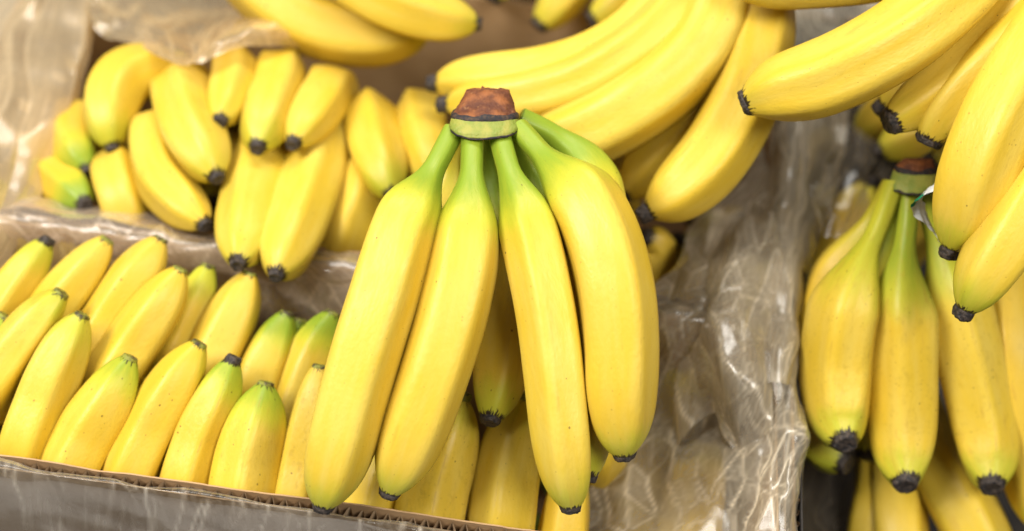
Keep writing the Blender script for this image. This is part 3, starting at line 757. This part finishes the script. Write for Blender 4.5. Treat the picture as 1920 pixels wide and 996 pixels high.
film('plastic_liner', 'loose milky fold of film standing up beside the large bunch', [
    [(u, v, rim_depth(u, v) + o) for u, v, o in ((1268, 850, 4.5), (1338, 775, 1.0), (1385, 860, .6), (1450, 800, -1.1))], rr_(690, [(1275, 1.5), (1330, -1.5), (1390, -3.2), (1450, -2.6)]),
    rr_(580, [(1285, 0), (1335, -3), (1395, -4), (1455, -3)]), rr_(480, [(1320, -1), (1360, -3.5), (1410, -4), (1465, -3)]),
    rr_(400, [(1350, 1), (1390, -2), (1430, -3), (1475, -2)])], FILM, 1.8, .0075, 21, along=.5)
film('plastic_liner', 'second layer of clear film gathered in long folds above the corrugated wall', [
    rr_(720, [(1405, 0), (1440, -2.2), (1480, -2.4), (1505, 2)]),
    rr_(560, [(1415, -.5), (1450, -2.6), (1490, -2.8), (1515, 1)]),
    rr_(430, [(1430, -.5), (1460, -3), (1500, -3), (1540, 0)]),
    rr_(300, [(1440, 0), (1470, -3), (1510, -3.2), (1560, -.5)]),
    rr_(180, [(1450, 0), (1480, -3), (1520, -3), (1580, 0)])], FILM, 5.0, .0050, 12)
film('plastic_liner', 'yellowed film hanging over the left wall of the carton behind', [
    rr_(-70, [(-20, -.5), (70, -1), (135, 0), (190, 2)]), rr_(60, [(-70, -.5), (40, -1), (110, 0), (173, 2)]),
    rr_(160, [(-120, -.5), (10, -1), (90, 0), (152, 2)]), rr_(260, [(-160, -.5), (-20, -1), (60, 0), (116, 2)]),
    rr_(340, [(-190, -.5), (-40, -1), (30, 0), (72, 2)]), rr_(430, [(-220, -.5), (-70, -1), (8, 0), (36, 2)]),
    rr_(520, [(-250, -.5), (-110, 0), (-30, 1), (-2, 2)])], FILM_Y, 8.0, .0095, 13, along=.10)
def pl(u, v, y): 
    d = y / ray(u, v)[1]; return (u, v, d * 100)
def fw_(u, a): return a * float(sstep(u, 440, 560))
def dv_(u): return 397 + (u - 30) * .158
film('plastic_liner', 'thin film folded over the cardboard divider above the second row', [
    [(u, dv_(u) - 34, rim_depth(u, dv_(u) - 34) + 1.2) for u in range(-160, 841, 125)],
    [(u, dv_(u) - 4, rim_depth(u, dv_(u) - 4) - .7) for u in range(-160, 841, 125)],
    [pl(u, dv_(u) + 42, YM - .014 - fw_(u, .004)) for u in range(-160, 841, 125)],
    [pl(u, dv_(u) + 110, YM - .016 - fw_(u, .013)) for u in range(-160, 841, 125)],
    [pl(u, dv_(u) + 180, YM - .012 - fw_(u, .013)) for u in range(-160, 841, 125)]], FILM_DV, 1.3, .0030, 14)
def fv_(u): return 861 + u * .166
film('plastic_liner', 'clear film stretched in streaks over the corrugated front edge', [
    [pl(u, fv_(u) + 2, YF + .0110) for u in range(-120, 1281, 140)],
    [(u, fv_(u) + 1, rim_depth(u, fv_(u) + 1) - .25) for u in range(-120, 1281, 140)],
    [pl(u, fv_(u) + 30, YF - .004) for u in range(-120, 1281, 140)],
    [pl(u, fv_(u) + 90, YF - .006) for u in range(-120, 1281, 140)],
    [pl(u, fv_(u) + 200, YF - .006) for u in range(-120, 1281, 140)]], FILM_F, 7.0, .0022, 15, along=.9)
film('plastic_liner', 'blurred film hanging from the back wall over the short-looking bananas', [
    [(150, -90, 105), (260, -90, 106), (380, -90, 106), (500, -90, 105), (600, -90, 104)],
    [(160, -10, 101.5), (260, -5, 102.5), (380, -10, 102), (490, -10, 101), (600, 0, 100)],
    [(172, 40, 99), (260, 55, 98.5), (370, 75, 93.5), (470, 60, 94), (600, 60, 98)],
    [(180, 58, 98.3), (268, 100, 95.5), (345, 128, 91), (455, 96, 92), (600, 92, 97)]], FILM_G, 2.0, .0075, 16, along=.3)
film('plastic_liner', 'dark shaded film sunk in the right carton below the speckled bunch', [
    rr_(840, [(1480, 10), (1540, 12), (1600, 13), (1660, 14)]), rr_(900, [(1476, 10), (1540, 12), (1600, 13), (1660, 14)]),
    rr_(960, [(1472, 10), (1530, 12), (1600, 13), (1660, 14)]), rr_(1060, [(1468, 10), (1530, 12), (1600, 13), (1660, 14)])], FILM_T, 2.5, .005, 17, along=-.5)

# ---------------------------------------------------------------- crumpled printed tape by the brown crown
def tape_mat():
    mt, nt, bs, out = new_mat('printed_tape'); N = NT(nt)
    a = N.attr('tcoord').outputs['Vector']; sp = N.n('ShaderNodeSeparateXYZ'); N.l(a, sp.inputs[0])
    g = N.math('MULTIPLY', N.math('GREATER_THAN', sp.outputs[0], .22), N.math('LESS_THAN', sp.outputs[0], .40))
    g = N.math('MULTIPLY', g, N.math('LESS_THAN', sp.outputs[1], .62))
    N.l(N.mix(g, rgb(.86, .88, .88), rgb(.0, .24, .12)), bs.inputs['Base Color']); bs.inputs['Roughness'].default_value = .25
    return mt
pts = np.array([PX(u, v, d) for u, v, d in ((1765, 338, 79.6), (1745, 354, 79.8), (1724, 370, 80), (1720, 386, 80.4), (1732, 402, 80.8), (1745, 422, 81.2), (1754, 440, 81.6))])
c_, _ = catmull(pts, 40); V, Fc, tc = [], [], []
for i, p in enumerate(c_):
    f = i / 39; wv = FWD * .55 - PXD * .62 + PXR * (.3 + .5 * math.sin(f * 5)); wv /= np.linalg.norm(wv)
    for j in range(7):
        g = j / 6; V.append(p + wv * (g - .5) * .013 + PXR * .0007 * math.sin(f * 31 + g * 9)); tc.append((f, g, 0))
    if i:
        for j in range(6): Fc.append(((i - 1) * 7 + j, (i - 1) * 7 + j + 1, i * 7 + j + 1, i * 7 + j))
tag(mesh_obj('tape_strip', V, Fc, tape_mat(), None, True, None, dict(tcoord=tc)), 'crumpled white and green tape strip tucked beside the brown crown', 'tape')
